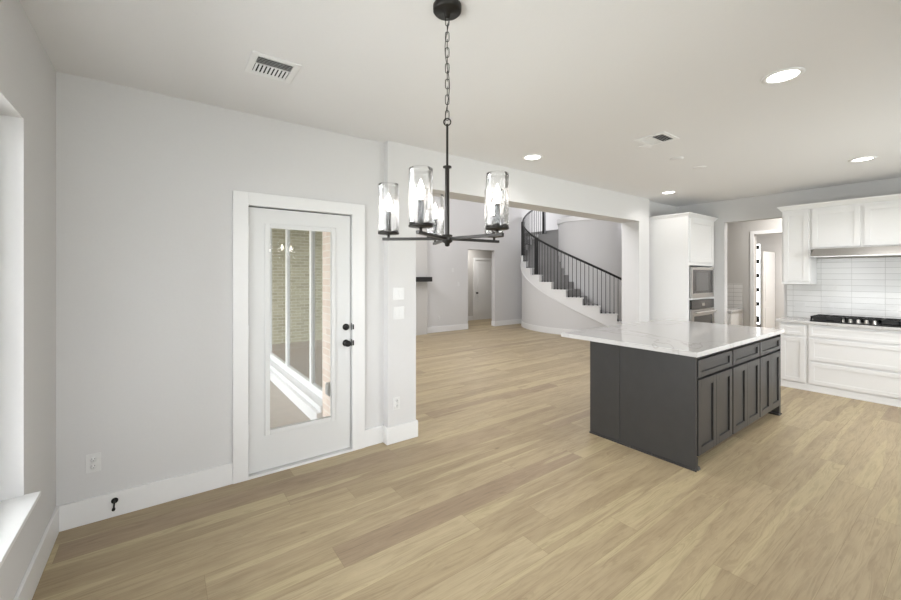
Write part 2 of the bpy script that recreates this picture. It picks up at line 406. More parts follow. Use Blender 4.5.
# door wall
DX0, DX1, DZ = 0.515, 1.355, 2.085
m = MB(); m.box(XL - .2, DX0, YD, YD + .2, 0, CE + .12); m.box(DX1, 1.66, YD, YD + .2, 0, CE + .12); m.box(DX0, DX1, YD, YD + .2, DZ, CE + .12)
struct(m.build('wall_door_side', M['wall']))
# pier, beam and right column between the nook and the great room
BZ = 2.40; PX0, PX1 = 1.66, 1.96; JX = 6.05; EX = 6.37
m = MB(); m.box(PX0, PX1, YP, YB, 0, BZ); m.box(PX0, EX, YP, YB, BZ, CE + .12); m.box(JX, EX, YP, YB, 0, BZ)
m.box(EX, 14.2, YD, YB, 0, CE + .12); m.box(PX0, 14.2, YP + .02, YB, CE + .12, HI)
struct(m.build('wall_beam_side', M['wall']))
# kitchen wall with opening to the pantry
OY0, OY1, OZ = 1.80, 2.57, 2.42
m = MB(); m.box(XK, XK + .12, YN, OY0, 0, CE); m.box(XK, XK + .12, OY1, YD, 0, CE); m.box(XK, XK + .12, OY0, OY1, OZ, CE)
struct(m.build('wall_kitchen_side', M['wall']))
# wall behind the camera with two unseen window openings added to give light
m = MB(); z0, z1 = 0.6, 2.3
m.box(XL, 14.2, YN - .2, YN, 0, z0); m.box(XL, 14.2, YN - .2, YN, z1, CE + .12)
for a, b in ((XL, -.35), (1.3, 3.6), (6.8, 14.2)): m.box(a, b, YN - .2, YN, z0, z1)
struct(m.build('wall_rear', M['wall']))
# great room: patio side wall with window openings (brick outside), far wall, stair hall walls
GY = [4.18, 4.84, 6.0, 7.16, 8.3]
m = MB(); m.box(1.42, 1.66, YD + .2, 4.15, 0, HI); m.box(1.42, 1.66, 8.34, YF + .2, 0, HI); m.box(1.42, 1.66, 4.15, 8.34, 0, .10); m.box(1.42, 1.66, 4.15, 8.34, 2.75, HI)
m.box(1.42, 1.66, YP, YD + .2, CE + .12, HI)
struct(m.build('wall_patio_side', M['wall']))
HX0, HX1, HZ = 7.06, 8.11, 2.29
m = MB(); m.box(1.66, HX0, YF, YF + .15, 0, HI); m.box(HX1, 9.285, YF, YF + .15, 0, HI); m.box(HX0, HX1, YF, YF + .15, HZ, HI)
m.box(9.06, 9.18, YF + .15, 10.4, 2.7, HI)
struct(m.build('wall_far', M['wall']))
m = MB(); m.box(6.5, 8.66, 10.4, 10.52, 0, 2.6); m.box(9.44, 10.2, 10.4, 10.52, 0, 2.6); m.box(8.66, 9.44, 10.4, 10.52, 2.06, 2.6)
m.box(6.5, 6.6, YF + .15, 10.4, 0, 2.6)
m.box(10.1, 10.2, 9.4, 10.4, 0, 2.6); m.box(9.18, 10.1, 9.3, 9.4, 0, 2.6); m.box(9.08, 9.18, YF + .15, 9.4, 0, 2.6)
struct(m.build('wall_hall', M['hallwall']))
m = MB(); m.box(6.5, 9.18, YF + .15, 10.4, 2.6, 2.7); m.box(9.18, 10.2, 9.4, 10.4, 2.6, 2.7); struct(m.build('ceiling', M['ceiling']))
m = MB(); m.box(9.18, 14.2, 10.4, 10.52, 2.7, HI); m.box(14.0, 14.2, YB, 10.4, 0, HI); m.box(10.2, 14.0, 9.5, 9.62, 0, 2.9)
struct(m.build('wall_stair_hall', M['wall']))
# butler's pantry and the hall behind it
m = MB(); m.box(8.6, 8.72, 2.48, YD, 0, CE); m.box(8.6, 8.72, YN, 1.35, 0, CE); m.box(8.6, 8.72, 1.35, 2.48, 2.28, CE)
m.box(7.62, 8.6, 0.9, 1.0, 0, CE)
struct(m.build('wall_pantry', M['hallwall']))
m = MB(); m.box(11.0, 11.12, YN, 3.065, 0, CE); m.box(11.0, 11.12, 3.165, YD, 0, CE); m.box(11.0, 11.12, 3.065, 3.165, 0, .42); m.box(11.0, 11.12, 3.065, 3.165, 2.26, CE)
struct(m.build('wall_entry', M['wall']))
m = MB(); m.box(7.62, 11.12, YN, YD, CE, CE + .12); struct(m.build('ceiling', M['ceiling']))

# patio
m = MB(); m.box(-6.5, 1.42, YD + .2, 10.2, -0.16, -0.03); struct(m.build('patio_floor', M['patiofloor']))
m = MB(); m.box(-1.6, 1.42, YD + .2, 9.6, 2.86, 3.0); struct(m.build('patio_ceiling', M['patioceil']))
m = MB(); m.box(-4.5, 1.42, 9.6, 9.85, -0.03, 5.2); struct(m.build('wall_patio_end', M['brickgrey']))
m = MB(); m.box(1.36, 1.42, YD + .2, 4.15, -0.03, 2.86); m.box(1.36, 1.42, 8.34, 9.6, -0.03, 2.86)
struct(m.build('wall_patio_brick', M['brick']))
m = MB(); m.box(-30, 30, -30, 40, -0.4, -0.3); struct(m.build('ground', M['ground']))

# baseboards
BH = 0.155
def base(name, segs):
    m = MB()
    for (x0, x1, y0, y1) in segs:
        m.box(x0, x1, y0, y1, 0, BH)
    struct(m.build(name, M['trim'], bevel=0.003))
base('baseboard_left', [(XL, XL + .016, YN + .016, YD - .016)])
base('baseboard_door_side', [(XL, .418, YD - .016, YD), (1.463, PX0 - .016, YD - .016, YD)])
base('baseboard_pier', [(PX0 - .016, PX1 + .016, YP - .016, YP), (PX0 - .016, PX0, YP, YD), (PX1, PX1 + .016, YP, YB), (1.66, PX1 + .016, YB, YB + .016)])
base('baseboard_column', [(JX - .016, EX + .016, YP - .016, YP), (JX - .016, JX, YP, YB), (EX, EX + .016, YP, YD - .016)])
base('baseboard_far', [(5.6, HX0, YF - .016, YF), (HX1, 9.285, YF - .016, YF), (1.66, 3.5, YF - .016, YF), (HX0, HX0 + .016, YF, YF + .15), (HX1 - .016, HX1, YF, YF + .15)])
base('baseboard_hall', [(6.6, 8.57, 10.384, 10.4), (9.53, 10.1, 10.384, 10.4)])
base('baseboard_rear', [(XL + .016, XK, YN, YN + .016)])

# fireplace breast and mantel on the far wall
m = MB(); m.box(3.5, 5.58, YF - .15, YF, 0, HI); struct(m.build('wall_chimney_breast', M['hallwall']))
m = MB(); m.box(3.4, 5.60, YF - .36, YF - .15, 1.38, 1.50)
tag(m.build('mantel_shelf', M['mantel'], bevel=.005), 'black wooden mantel shelf on the chimney breast beyond the pier', 'mantel shelf')

# ------------------------------------------------------------------ left window
wn = MB(); wn.box(XL - .16, XL - .085, WY0, WY0 + .05, WZ0 + .02, WZ1); wn.box(XL - .16, XL - .085, WY1 - .05, WY1, WZ0 + .02, WZ1)
wn.box(XL - .16, XL - .085, WY0 + .05, WY1 - .05, WZ1 - .05, WZ1); wn.box(XL - .16, XL - .085, WY0 + .05, WY1 - .05, WZ0 + .02, WZ0 + .075)
wn.box(XL - .15, XL - .095, 1.44, 1.49, WZ0 + .075, WZ1 - .05)
W1 = struct(wn.build('window_1', M['trim']))
g = MB(); g.box(XL - .13, XL - .12, WY0 + .05, 1.44, WZ0 + .075, WZ1 - .05); g.build('glass_pane', M['glass'], W1)
g = MB(); g.box(XL - .13, XL - .12, 1.49, WY1 - .05, WZ0 + .075, WZ1 - .05); g.build('glass_pane', M['glass'], W1)
m = MB(); m.box(XL - .085, XL + .055, WY0 - .03, WY1 - 0.0, WZ0, WZ0 + .022); m.box(XL, XL + .055, WY1, WY1 + .012, WZ0, WZ0 + .022)
m.build('window_sill', M['trim'], W1, bevel=.003)
for i, (a, b) in enumerate(((-.35, 1.3), (3.6, 6.8))):  # unseen rear windows, added as light openings behind the camera
    f = MB(); f.box(a, a + .05, YN - .15, YN - .05, .6, 2.3); f.box(b - .05, b, YN - .15, YN - .05, .6, 2.3)
    f.box(a + .05, b - .05, YN - .15, YN - .05, .6, .65); f.box(a + .05, b - .05, YN - .15, YN - .05, 2.25, 2.3); f.box((a + b) / 2 - .025, (a + b) / 2 + .025, YN - .14, YN - .06, .65, 2.25)
    o = struct(f.build('window_%d' % (i + 2), M['trim']))
    g = MB(); g.box(a + .05, b - .05, YN - .105, YN - .095, .65, 2.25); g.build('glass_pane', M['glass'], o)

# great room windows towards the patio
f = MB()
f.box(1.44, 1.60, 4.15, 8.34, .10, .245); f.box(1.44, 1.60, 4.15, 8.34, 2.68, 2.75)
for y in GY: f.box(1.44, 1.60, y - .036, y + .036, .245, 2.68)
o = struct(f.build('window_4', M['trim']))
for a, b in zip(GY[:-1], GY[1:]):
    g = MB(); g.box(1.462, 1.47, a + .036, b - .036, .245, 2.68); g.build('glass_pane', M['patioglass'], o)
s_ = MB(); s_.box(1.34, 1.44, 4.15, 8.34, .10, .16); s_.box(1.30, 1.42, 4.15, 8.34, -.03, .10); s_.build('window_sill', M['trim'], o, bevel=.004)

# ------------------------------------------------------------------ patio door
dy = YD + .012
m = MB()
m.box(.418, .523, YD - .022, YD, 0, 2.178); m.box(1.347, 1.463, YD - .022, YD, 0, 2.178); m.box(.523, 1.347, YD - .022, YD, 2.08, 2.178)
struct(m.build('trim_1', M['trim'], bevel=.002))
m = MB(); m.box(DX0, DX0 + .006, YD, YD + .19, 0, DZ); m.box(DX1 - .006, DX1, YD, YD + .19, 0, DZ); m.box(DX0 + .006, DX1 - .006, YD, YD + .19, 2.079, DZ)
m.box(DX0 + .006, DX1 - .006, YD - .02, YD + .19, 0, .018)
struct(m.build('trim_2', M['trim']))
m = MB(); m.box(.521, .530, dy + .020, dy + .044, .02, 2.079); m.box(1.341, 1.349, dy + .020, dy + .044, .02, 2.079); m.box(.530, 1.341, dy + .020, dy + .044, 2.070, 2.079)
struct(m.build('trim_7', M['black']))  # black weatherstrip added so the gap around the door reads as shade
GX0, GX1, GZ0, GZ1 = .671, 1.176, .325, 1.925
m = MB(); x0, x1, z0, z1 = .530, 1.341, .028, 2.070
m.box(x0, GX0, dy, dy + .044, z0, z1); m.box(GX1, x1, dy, dy + .044, z0, z1); m.box(GX0, GX1, dy, dy + .044, z0, GZ0); m.box(GX0, GX1, dy, dy + .044, GZ1, z1)
D = struct(m.build('door_1', M['doorpaint']))
m = MB()
for (a, b, cc, d) in ((GX0 - .03, GX0 + .008, GZ0 - .03, GZ1 + .03), (GX1 - .008, GX1 + .03, GZ0 - .03, GZ1 + .03), (GX0 + .008, GX1 - .008, GZ0 - .03, GZ0 + .008), (GX0 + .008, GX1 - .008, GZ1 - .008, GZ1 + .03)):
    m.box(a, b, dy - .010, dy, cc, d)
m.build('glazing_bead', M['doorpaint'], D, bevel=.004)
m = MB(); m.box(GX0, GX1, dy + .018, dy + .024, GZ0, GZ1); m.build('glass_pane', M['glass'], D)
for z in (1.87, 1.11, .36):
    h = MB(); h.lathe(.5225, dy - .012, [(.007, z - .05), (.007, z + .05)], 12); h.box(.5225, .545, dy - .006, dy - .001, z - .048, z + .048); h.build('hinge', M['plastic'], D)
for z, kn in ((.953, True), (1.094, False)):
    h = MB()
    if kn: h.lathe(1.297, 0, [(.030, dy), (.030, dy - .008), (.012, dy - .010), (.011, dy - .032), (.022, dy - .036), (.028, dy - .048), (.026, dy - .060), (.014, dy - .066)], 24, 'y', z)
    else: h.lathe(1.297, 0, [(.029, dy), (.029, dy - .010), (.024, dy - .018), (.012, dy - .02), (.010, dy - .026)], 24, 'y', z)
    h.build('door_knob' if kn else 'deadbolt', M['black'], D)
    h = MB(); h.box(1.3445, 1.3535, YD - .004, YD + .008, z - .03, z + .03)
    h.box(1.345, 1.358, YD - .026, YD - .0222, z - .022, z + .022); h.build('strike_plate', M['black'], D)

# hall door on the far hall's back wall
m = MB(); m.box(8.57, 8.66, 10.375, 10.4, 0, 2.14); m.box(9.44, 9.53, 10.375, 10.4, 0, 2.14); m.box(8.66, 9.44, 10.375, 10.4, 2.06, 2.14)
struct(m.build('trim_3', M['trim']))
def panel_door(x0, x1, y, z0, z1):
    m = MB(); m.box(x0, x1, y, y + .04, z0, z1)
    o = struct(m.build('door_2', M['trim']))
    for (a, b) in ((z0 + .2, z0 + .85), (z0 + 1.0, z1 - .12)):
        p = MB()
        for (xa, xb, za, zb) in ((x0 + .1, x0 + .12, a, b), (x1 - .12, x1 - .1, a, b), (x0 + .12, x1 - .12, a, a + .02), (x0 + .12, x1 - .12, b - .02, b)):
            p.box(xa, xb, y - .008, y, za, zb)
        p.box(x0 + .15, x1 - .15, y - .006, y, a + .05, b - .05)
        p.build('door_panel', M['trim'], o)
    k = MB(); k.lathe(x0 + .07, 0, [(.03, y), (.03, y - .01), (.012, y - .012), (.012, y - .04), (.028, y - .045), (.02, y - .07)], 16, 'y', z0 + .93); k.build('door_knob', M['black'], o)
panel_door(8.661, 9.439, 10.405, .001, 2.059)

# ------------------------------------------------------------------ pantry details
m = MB(); m.box(8.575, 8.6, 2.48, 2.535, 0, 2.34); m.box(8.575, 8.6, 1.29, 1.35, 0, 2.34); m.box(8.575, 8.6, 1.35, 2.48, 2.28, 2.34)
struct(m.build('trim_4', M['trim']))
m = MB(); m.box(8.59, 8.6, 2.66, YD, .93, 1.39); struct(m.build('trim_5', M['tile2']))
P = empty('pantry_cabinet', (8.3, 2.9, 0), 'white pantry base cabinet with a stack of drawers through the kitchen opening', 'cabinet')
m = MB(); m.box(8.02, 8.598, 2.65, YD - .002, .09, .89); m.box(8.08, 8.598, 2.67, YD - .002, 0, .09); m.build('body', M['cabinet'], P)
for i, (a, b) in enumerate(((.11, .30), (.32, .50), (.52, .70), (.72, .87))):
    d = MB(); d.box(7.995, 8.02, 2.66, YD - .02, a, b); d.build('drawer', M['cabinet'], P, bevel=.003)
m = MB(); m.box(7.98, 8.598, 2.63, YD - .002, .892, .93)
tag(m.build('pantry_worktop', M['stone'], bevel=.003), 'short white worktop on the pantry cabinet beyond the kitchen', 'worktop')
# narrow daylit window of the entry, with dark blocks
f = MB(); f.box(11.05, 11.06, 3.065, 3.165, .42, 2.26); o = struct(f.build('window_5', M['window_glow']))
f = MB()
for k in range(6):
    z = .56 + k * .325; f.box(11.02, 11.05, 3.09, 3.14, z - (.1 if k == 0 else .045), z + .045)
f.build('muntin', M['black'], o)
# white inner door leaf standing open in the entry hall
m = MB(); m.box(10.2, 10.96, 2.785, 2.82, .01, 2.05); o = struct(m.build('door_3', M['trim']))
k = MB()
for (a, b) in ((.2, .85), (1.0, 1.93)): k.box(10.3, 10.86, 2.777, 2.785, a, b)
k.build('door_panel', M['trim'], o)

# ------------------------------------------------------------------ shaker front helper
def front(name, mat, parent, axis, a0, a1, z0, z1, plane, t=.02, st=.055, rec=.008, out=-1, groove=0.0, bevel=.0015, st2=None):
    """framed front; axis 'x': spans X at plane Y, 'y': spans Y at plane X; sticks out by t in direction out"""
    m = MB(); st2 = st2 or st
    f0, f1 = plane, plane + out * t
    p0, p1 = plane, plane + out * (t - rec)
    def bx(u0, u1, w0, w1, d0, d1):
        if axis == 'x': m.box(u0, u1, d0, d1, w0, w1)
        else: m.box(d0, d1, u0, u1, w0, w1)
    bx(a0, a0 + st, z0, z1, f0, f1); bx(a1 - st, a1, z0, z1, f0, f1)
    bx(a0 + st, a1 - st, z0, z0 + st2, f0, f1); bx(a0 + st, a1 - st, z1 - st2, z1, f0, f1)
    bx(a0 + st, a1 - st - groove, z0 + st2, z1 - st2, p0, p1)
    return m.build(name, mat, parent, bevel=bevel)

# ------------------------------------------------------------------ island
IX0, IX1, IY0, IY1, IZ = 3.39, 5.545, 1.372, 2.31, .903
I = empty('kitchen_island', (4.47, 1.85, 0), 'large charcoal painted kitchen island cabinet standing on the oak floor', 'kitchen island')
m = MB(); m.box(IX0 + .024, IX1 - .024, IY0 + .02, IY1 - .02, .10, IZ); m.box(IX0 + .024, IX1 - .024, IY0 + .10, IY1 - .04, 0, .10)
m.build('body', M['charcoal'], I)
m = MB(); m.box(IX0, IX0 + .022, IY0 - .014, 1.995, 0, IZ); m.build('end_panel', M['charcoal'], I, bevel=.001)
m = MB(); m.box(IX0 + .003, IX0 + .022, 2.001, IY1, 0, IZ); m.build('end_panel', M['charcoal'], I, bevel=.001)
m = MB(); m.box(IX1 - .022, IX1, IY0 - .014, IY1, 0, IZ); m.build('end_panel', M['charcoal'], I, bevel=.001)
m = MB(); m.box(IX0 + .022, IX1 - .022, IY1 - .018, IY1, 0, IZ); m.build('back_panel', M['charcoal'], I)
for x in (IX0 + .024, IX1 - .024):
    f = MB(); s1 = 1 if x < 4 else -1
    f.frustum((min(x, x + s1 * .05), max(x, x + s1 * .05), IY0 - .022, IY0 + .10, 0), (min(x, x + s1 * .05), max(x, x + s1 * .05), IY0 - .012, IY0 + .10, .02))
    f.box(min(x, x + s1 * .02), max(x, x + s1 * .02), IY0 - .012, IY0 + .10, .02, .10)
    f.build('foot', M['charcoal'], I)
for q in ((IX0 - .009, IX0), (IX1, IX1 + .009)):
    sh = MB(); sh.box(q[0], q[1], IY0 - .022, IY1, 0, .014); sh.build('shoe_moulding', M['charcoal'], I)
ff = MB(); ff.box(IX0 + .022, IX1 - .022, IY0 + .014, IY0 + .02, .10, IZ); ff.build('face_frame', M['charcoal'], I)
ux = [IX0 + .022, 4.137, 4.853, IX1 - .022]
for i in range(3):
    a, b = ux[i] + .011, ux[i + 1] - .011
    front('drawer', M['charcoal'], I, 'x', a, b, .735, .872, IY0 + .014, t=.034, st=.06, st2=.036, rec=.012, groove=.007)
    mid = (a + b) / 2
    for (p, q) in ((a, mid - .0015), (mid + .0015, b)):
        front('door', M['charcoal'], I, 'x', p, q, .112, .712, IY0 + .014, t=.034, st=.06, rec=.012, groove=.007)
m = MB(); m.box(3.362, 5.58, 1.335, 2.635, .905, .945)
tag(m.build('island_worktop', M['stone'], bevel=.003), 'white veined quartz worktop overhanging the charcoal island', 'worktop')

# ------------------------------------------------------------------ kitchen run on the right
FX = 6.99; KZ = .895
def crown(parent, x0, x1, y0, y1, z):
    m = MB(); m.frustum((x0 - .004, x1, y0 - .004, y1 + .004, z), (x0 - .03, x1, y0 - .03, y1 + .03, z + .045)); m.box(x0 - .035, x1, y0 - .035, y1 + .035, z + .045, z + .06)
    m.build('crown_moulding', M['cabinet'], parent)
def base_cab(y0, y1, label, kind, grp=None):
    c = empty('base_cabinet', ((FX + XK) / 2, (y0 + y1) / 2, 0), label, 'cabinet', grp)
    m = MB(); m.box(FX, XK - .001, y0, y1, .0, KZ); m.build('body', M['cabinet'], c)
    m = MB(); m.box(FX - .010, FX, y0, y1, 0, .075); m.box(FX - .016, FX - .010, y0, y1, 0, .02); m.build('toe_moulding', M['cabinet'], c)
    if kind == 'door':
        front('drawer', M['cabinet'], c, 'y', y0 + .02, y1 - .02, .735, .865, FX, st=.04, rec=.008)
        front('door', M['cabinet'], c, 'y', y0 + .02, y1 - .02, .10, .70, FX, st=.055, rec=.008)
    else:
        for a, b in ((.735, .865), (.415, .705), (.10, .385)):
            front('drawer', M['cabinet'], c, 'y', y0 + .02, y1 - .02, a, b, FX, st=.05 if b - a > .2 else .035, rec=.008)
    return c
base_cab(1.43, 1.735, 'narrow white base cabinet with one drawer over one door', 'door')
base_cab(.40, 1.428, 'wide white base cabinet with three drawers below the cooktop', 'drawers')
base_cab(-.30, .398, 'white base cabinet at the far right of the kitchen run', 'door')
m = MB(); m.box(6.945, XK - .001, -.30, 1.76, KZ + .002, KZ + .037)
tag(m.build('kitchen_worktop', M['stone'], bevel=.003), 'white worktop running along the white base cabinets under the hood', 'worktop')
m = MB(); m.box(XK - .012, XK - .001, -.30, 1.76, KZ + .037, 1.78)
struct(m.build('trim_6', M['tile']))
UX = 7.15; UZ1 = 2.46
def wall_cab(y0, y1, z0, label, doors, grp=None, foot=False):
    c = empty('wall_cabinet', ((UX + XK) / 2, (y0 + y1) / 2, z0), label, 'cabinet', grp)
    m = MB(); m.box(UX, XK - .013 if z0 < 1.78 else XK - .001, y0, y1, z0, UZ1); m.build('body', M['cabinet'], c)
    wd = (y1 - y0) / doors
    for k in range(doors):
        front('door', M['cabinet'], c, 'y', y0 + k * wd + .018, y0 + (k + 1) * wd - .018, z0 + .02, UZ1 - .04, UX, st=.055, rec=.008)
    if foot:
        m = MB(); m.box(UX - .022, XK - .013, y0, y1, z0 - .022, z0); m.build('light_rail', M['cabinet'], c)
    return c
wall_cab(1.43, 1.735, 1.447, 'tall narrow white wall cabinet left of the hood', 1, foot=True)
cc = wall_cab(.44, 1.428, 1.90, 'white two door wall cabinet above the range hood', 2)
wall_cab(.13, .438, 1.447, 'tall narrow white wall cabinet right of the hood', 1, foot=True)
m = MB(); m.frustum((UX - .022, XK - .001, .13, 1.745, UZ1), (UX - .055, XK - .001, .13, 1.775, UZ1 + .045)); m.box(UX - .06, XK - .001, .13, 1.78, UZ1 + .045, UZ1 + .062)
m.build('crown_moulding', M['cabinet'], cc)
# hood
H = empty('range_hood', (7.25, .93, 1.78), 'slim brushed steel range hood below the white wall cabinets', 'range hood')
m = MB(); y0, y1 = .455, 1.405
vs = [(7.02, y, z) for y in (y0, y1) for z in (1.80, 1.865)]
m.add([(7.0, y0, 1.785), (7.0, y0, 1.798), (7.055, y0, 1.898), (7.485, y0, 1.898), (7.485, y0, 1.785), (7.0, y1, 1.785), (7.0, y1, 1.798), (7.055, y1 - .02, 1.898), (7.485, y1 - .02, 1.898), (7.485, y1, 1.785)],
      [(0, 1, 2, 3, 4), (9, 8, 7, 6, 5), (0, 5, 6, 1), (1, 6, 7, 2), (2, 7, 8, 3), (3, 8, 9, 4), (4, 9, 5, 0)])
m.build('canopy', M['steel'], H, bevel=.002)
for a, b in ((.50, .92), (.94, 1.36)):
    m = MB(); m.box(7.08, 7.42, a, b, 1.779, 1.785); m.build('filter', M['greymetal'], H)
# cooktop
K = empty('gas_cooktop', (7.22, .93, KZ + .037), 'black gas cooktop with steel knobs set in the white worktop', 'cooktop')
z = KZ + .0375
m = MB(); m.box(6.98, 7.44, .455, 1.405, z, z + .014); m.build('hob_plate', M['castiron'], K, bevel=.003)
for a, b in ((.46, .765), (.775, 1.085), (1.095, 1.40)):
    m = MB(); g0, g1 = z + .030, z + .068
    x0 = 7.10 if (a > .7 and a < 1) else 7.0
    m.box(x0, 7.43, a, a + .014, g0, g1); m.box(x0, 7.43, b - .014, b, g0, g1); m.box(x0, x0 + .014, a, b, g0, g1); m.box(7.416, 7.43, a, b, g0, g1)
    m.box(x0, 7.43, (a + b) / 2 - .006, (a + b) / 2 + .006, g0, g1)
    for xx in (x0 + .1, 7.22, 7.34): m.box(xx - .006, xx + .006, a, b, g0, g1)
    for xx in (x0, 7.416):
        for yy in (a, b - .014): m.box(xx, xx + .014, yy, yy + .014, z + .012, g0)
    m.build('grate', M['castiron'], K)
for (xx, yy, rr) in ((7.12, .63, .04), (7.33, .63, .035), (7.27, .93, .055), (7.12, 1.23, .035), (7.33, 1.23, .04)):
    m = MB(); m.lathe(xx, yy, [(rr * 1.2, z + .012), (rr * 1.1, z + .02), (rr, z + .022), (rr * .95, z + .033), (rr * .3, z + .034)], 20); m.build('burner', M['castiron'], K)
for k in range(5):
    yy = .8125 + k * .0706
    m = MB(); m.lathe(7.025, yy, [(.024, z + .012), (.024, z + .018), (.019, z + .021), (.016, z + .055), (.011, z + .058)], 20); m.build('knob', M['steel'], K)

# ------------------------------------------------------------------ oven tower
TX0, TX1, TY = 6.48, 7.40, 2.70
T = empty('oven_cabinet', (6.94, 3.0, 0), 'tall white cabinet housing the steel microwave and oven beside the column', 'cabinet')
m = MB(); m.box(TX0, TX0 + .03, TY, YD - .002, 0, 2.45); m.box(TX1 - .03, TX1, TY, YD - .002, 0, 2.45); m.box(TX0 + .03, TX1 - .03, YD - .03, YD - .002, 0, 2.45)
m.box(TX0 + .03, TX1 - .03, TY, YD - .03, 1.70, 2.45); m.box(TX0 + .03, TX1 - .03, TY, YD - .03, .0, .43); m.box(TX0 + .03, TX1 - .03, TY, YD - .03, 1.165, 1.19)
m.box(TX1, XK - .002, TY + .02, YD - .002, 0, 2.45)
m.build('body', M['cabinet'], T)
mid = (TX0 + TX1) / 2
front('door', M['cabinet'], T, 'x', TX0 + .03, TX1 - .03, 1.75, 2.42, TY, st=.07, rec=.006)
front('drawer', M['cabinet'], T, 'x', TX0 + .03, TX1 - .03, .12, .41, TY, st=.06, rec=.006)
m = MB(); m.frustum((TX0, XK - .002, TY, YD - .002, 2.45), (TX0 - .03, XK - .002, TY - .03, YD - .002, 2.49)); m.box(TX0 - .035, XK - .002, TY - .035, YD - .002, 2.49, 2.505)
m.build('crown_moulding', M['cabinet'], T)
def appliance(name, z0, z1, label, cat, oven):
    a = empty(name, (mid, TY, z0), label, cat)
    x0, x1 = TX0 + .06, TX1 - .06
    m = MB(); m.box(x0 + .01, x1 - .01, TY - .002, YD - .06, z0 + .003, z1 - .003); m.build('body', M['greymetal'], a)
    yf = TY - .03
    if not oven:
        m = MB(); m.box(x0 - .012, x0 + .028, yf, TY - .002, z0, z1); m.box(x1 - .02, x1 + .012, yf, TY - .002, z0, z1); m.box(x0 + .028, x1 - .02, yf, TY - .002, z1 - .04, z1); m.box(x0 + .028, x1 - .02, yf, TY - .002, z0, z0 + .07)
        m.build('trim_frame', M['steel'], a, bevel=.002)
        m = MB(); m.box(x0 + .028, x1 - .02, yf + .006, TY - .002, z0 + .07, z1 - .04); m.build('glass_door', M['blackglass'], a)
        m = MB(); m.box(x0 + .15, x1 - .20, yf + .004, yf + .006, z0 + .11, z1 - .08); m.build('door_window', M['ovenwindow'], a)
    else:
        m = MB(); m.box(x0 - .012, x1 + .012, yf, TY - .002, z1 - .14, z1); m.build('control_panel', M['blackglass'], a)
        m = MB(); m.box(mid - .05, mid + .05, yf - .002, yf, z1 - .10, z1 - .05); m.build('display', M['steel'], a)
        m = MB(); m.box(x0 - .012, x1 + .012, yf - .004, TY - .002, z0, z0 + .06); m.box(x0 - .012, x1 + .012, yf - .004, TY - .002, z1 - .25, z1 - .147); m.box(x0 - .012, x0 + .06, yf - .004, TY - .002, z0 + .06, z1 - .25); m.box(x1 - .06, x1 + .012, yf - .004, TY - .002, z0 + .06, z1 - .25)
        m.build('door_frame', M['steel'], a)
        m = MB(); m.box(x0 + .06, x1 - .06, yf, TY - .002, z0 + .06, z1 - .25); m.build('door_glass', M['blackglass'], a)
        m = MB(); m.tube([(x0 + .03, yf - .05, z1 - .19), (x1 - .03, yf - .05, z1 - .19)], .012, 12)
        for xx in (x0 + .08, x1 - .08): m.tube([(xx, yf - .05, z1 - .19), (xx, yf - .003, z1 - .19)], .008, 8)
        m.build('handle', M['steel'], a)
    return a
appliance('microwave', 1.192, 1.672, 'built in steel microwave with dark glass above the oven', 'microwave', False)
appliance('wall_oven', .435, 1.16, 'built in black and steel wall oven below the microwave', 'oven', True)

# ------------------------------------------------------------------ staircase
SX, SY, RO, RI = 10.3, 7.03, 2.0, 0.9
RISE = .194; NS = 16; STEP = R_(11.7)
def tc(k): return R_(227) - (k - 3) * STEP
def t_start(k): return tc(k) + STEP / 2
T0 = t_start(1); T1 = t_start(NS)
def zline(a): return RISE * (1 + (T0 - a) / STEP)       # passes through the nosings
ST = empty('staircase', (SX, SY, 0), 'curved staircase with grey carpeted steps, white skirt and black iron railing', 'staircase')
for k in range(1, NS):
    a, b = t_start(k), t_start(k + 1)
    z = RISE * k
    m = MB(); m.sector(SX, SY, RI + .005, RO - .10, a + R_(.7), b, z - RISE + (0 if k == 1 else .0), z, 4)
    m.build('step', M['carpet'], ST)
m = MB()
for k in range(1, NS):
    a, b = t_start(k), t_start(k + 1); z = RISE * k
    m.sector(SX, SY, RO - .10, RO + .02, a, b, 0, z, 5, zf0=lambda t: max(0.0, zline(t) - .42))
    m.sector(SX, SY, RO - .10, RO + .035, a + R_(.6), b, z - .022, z + .006, 4)
m.build('skirt', M['trim'], ST)
m = MB(); m.sector(SX, SY, RO - .08, RO, T0, T1, 0, 0, 60, zf0=lambda t: 0, zf1=lambda t: max(.02, zline(t) - .40)); m.build('curved_side_wall', M['wall'], ST)
m = MB(); m.sector(SX, SY, RO, RO + .016, T0, R_(128), 0, BH, 50); m.build('curved_baseboard', M['trim'], ST)
m = MB()
m.tube([(SX + (RO + .022) * math.cos(T0 + (T1 - T0) * i / 80), SY + (RO + .022) * math.sin(T0 + (T1 - T0) * i / 80), max(.02, zline(T0 + (T1 - T0) * i / 80) - .40)) for i in range(81)], .012, 8)
m.build('skirt_moulding', M['trim'], ST)
# inner drum wall
m = MB(); m.lathe(SX, SY, [(RI, 0), (RI, 3.08)], 72); o = struct(m.build('wall_stair_core', M['wall']))
m = MB(); m.lathe(SX, SY, [(RI + .03, 3.08), (RI + .03, 3.22)], 72); m.build('cap_moulding', M['trim'], o)
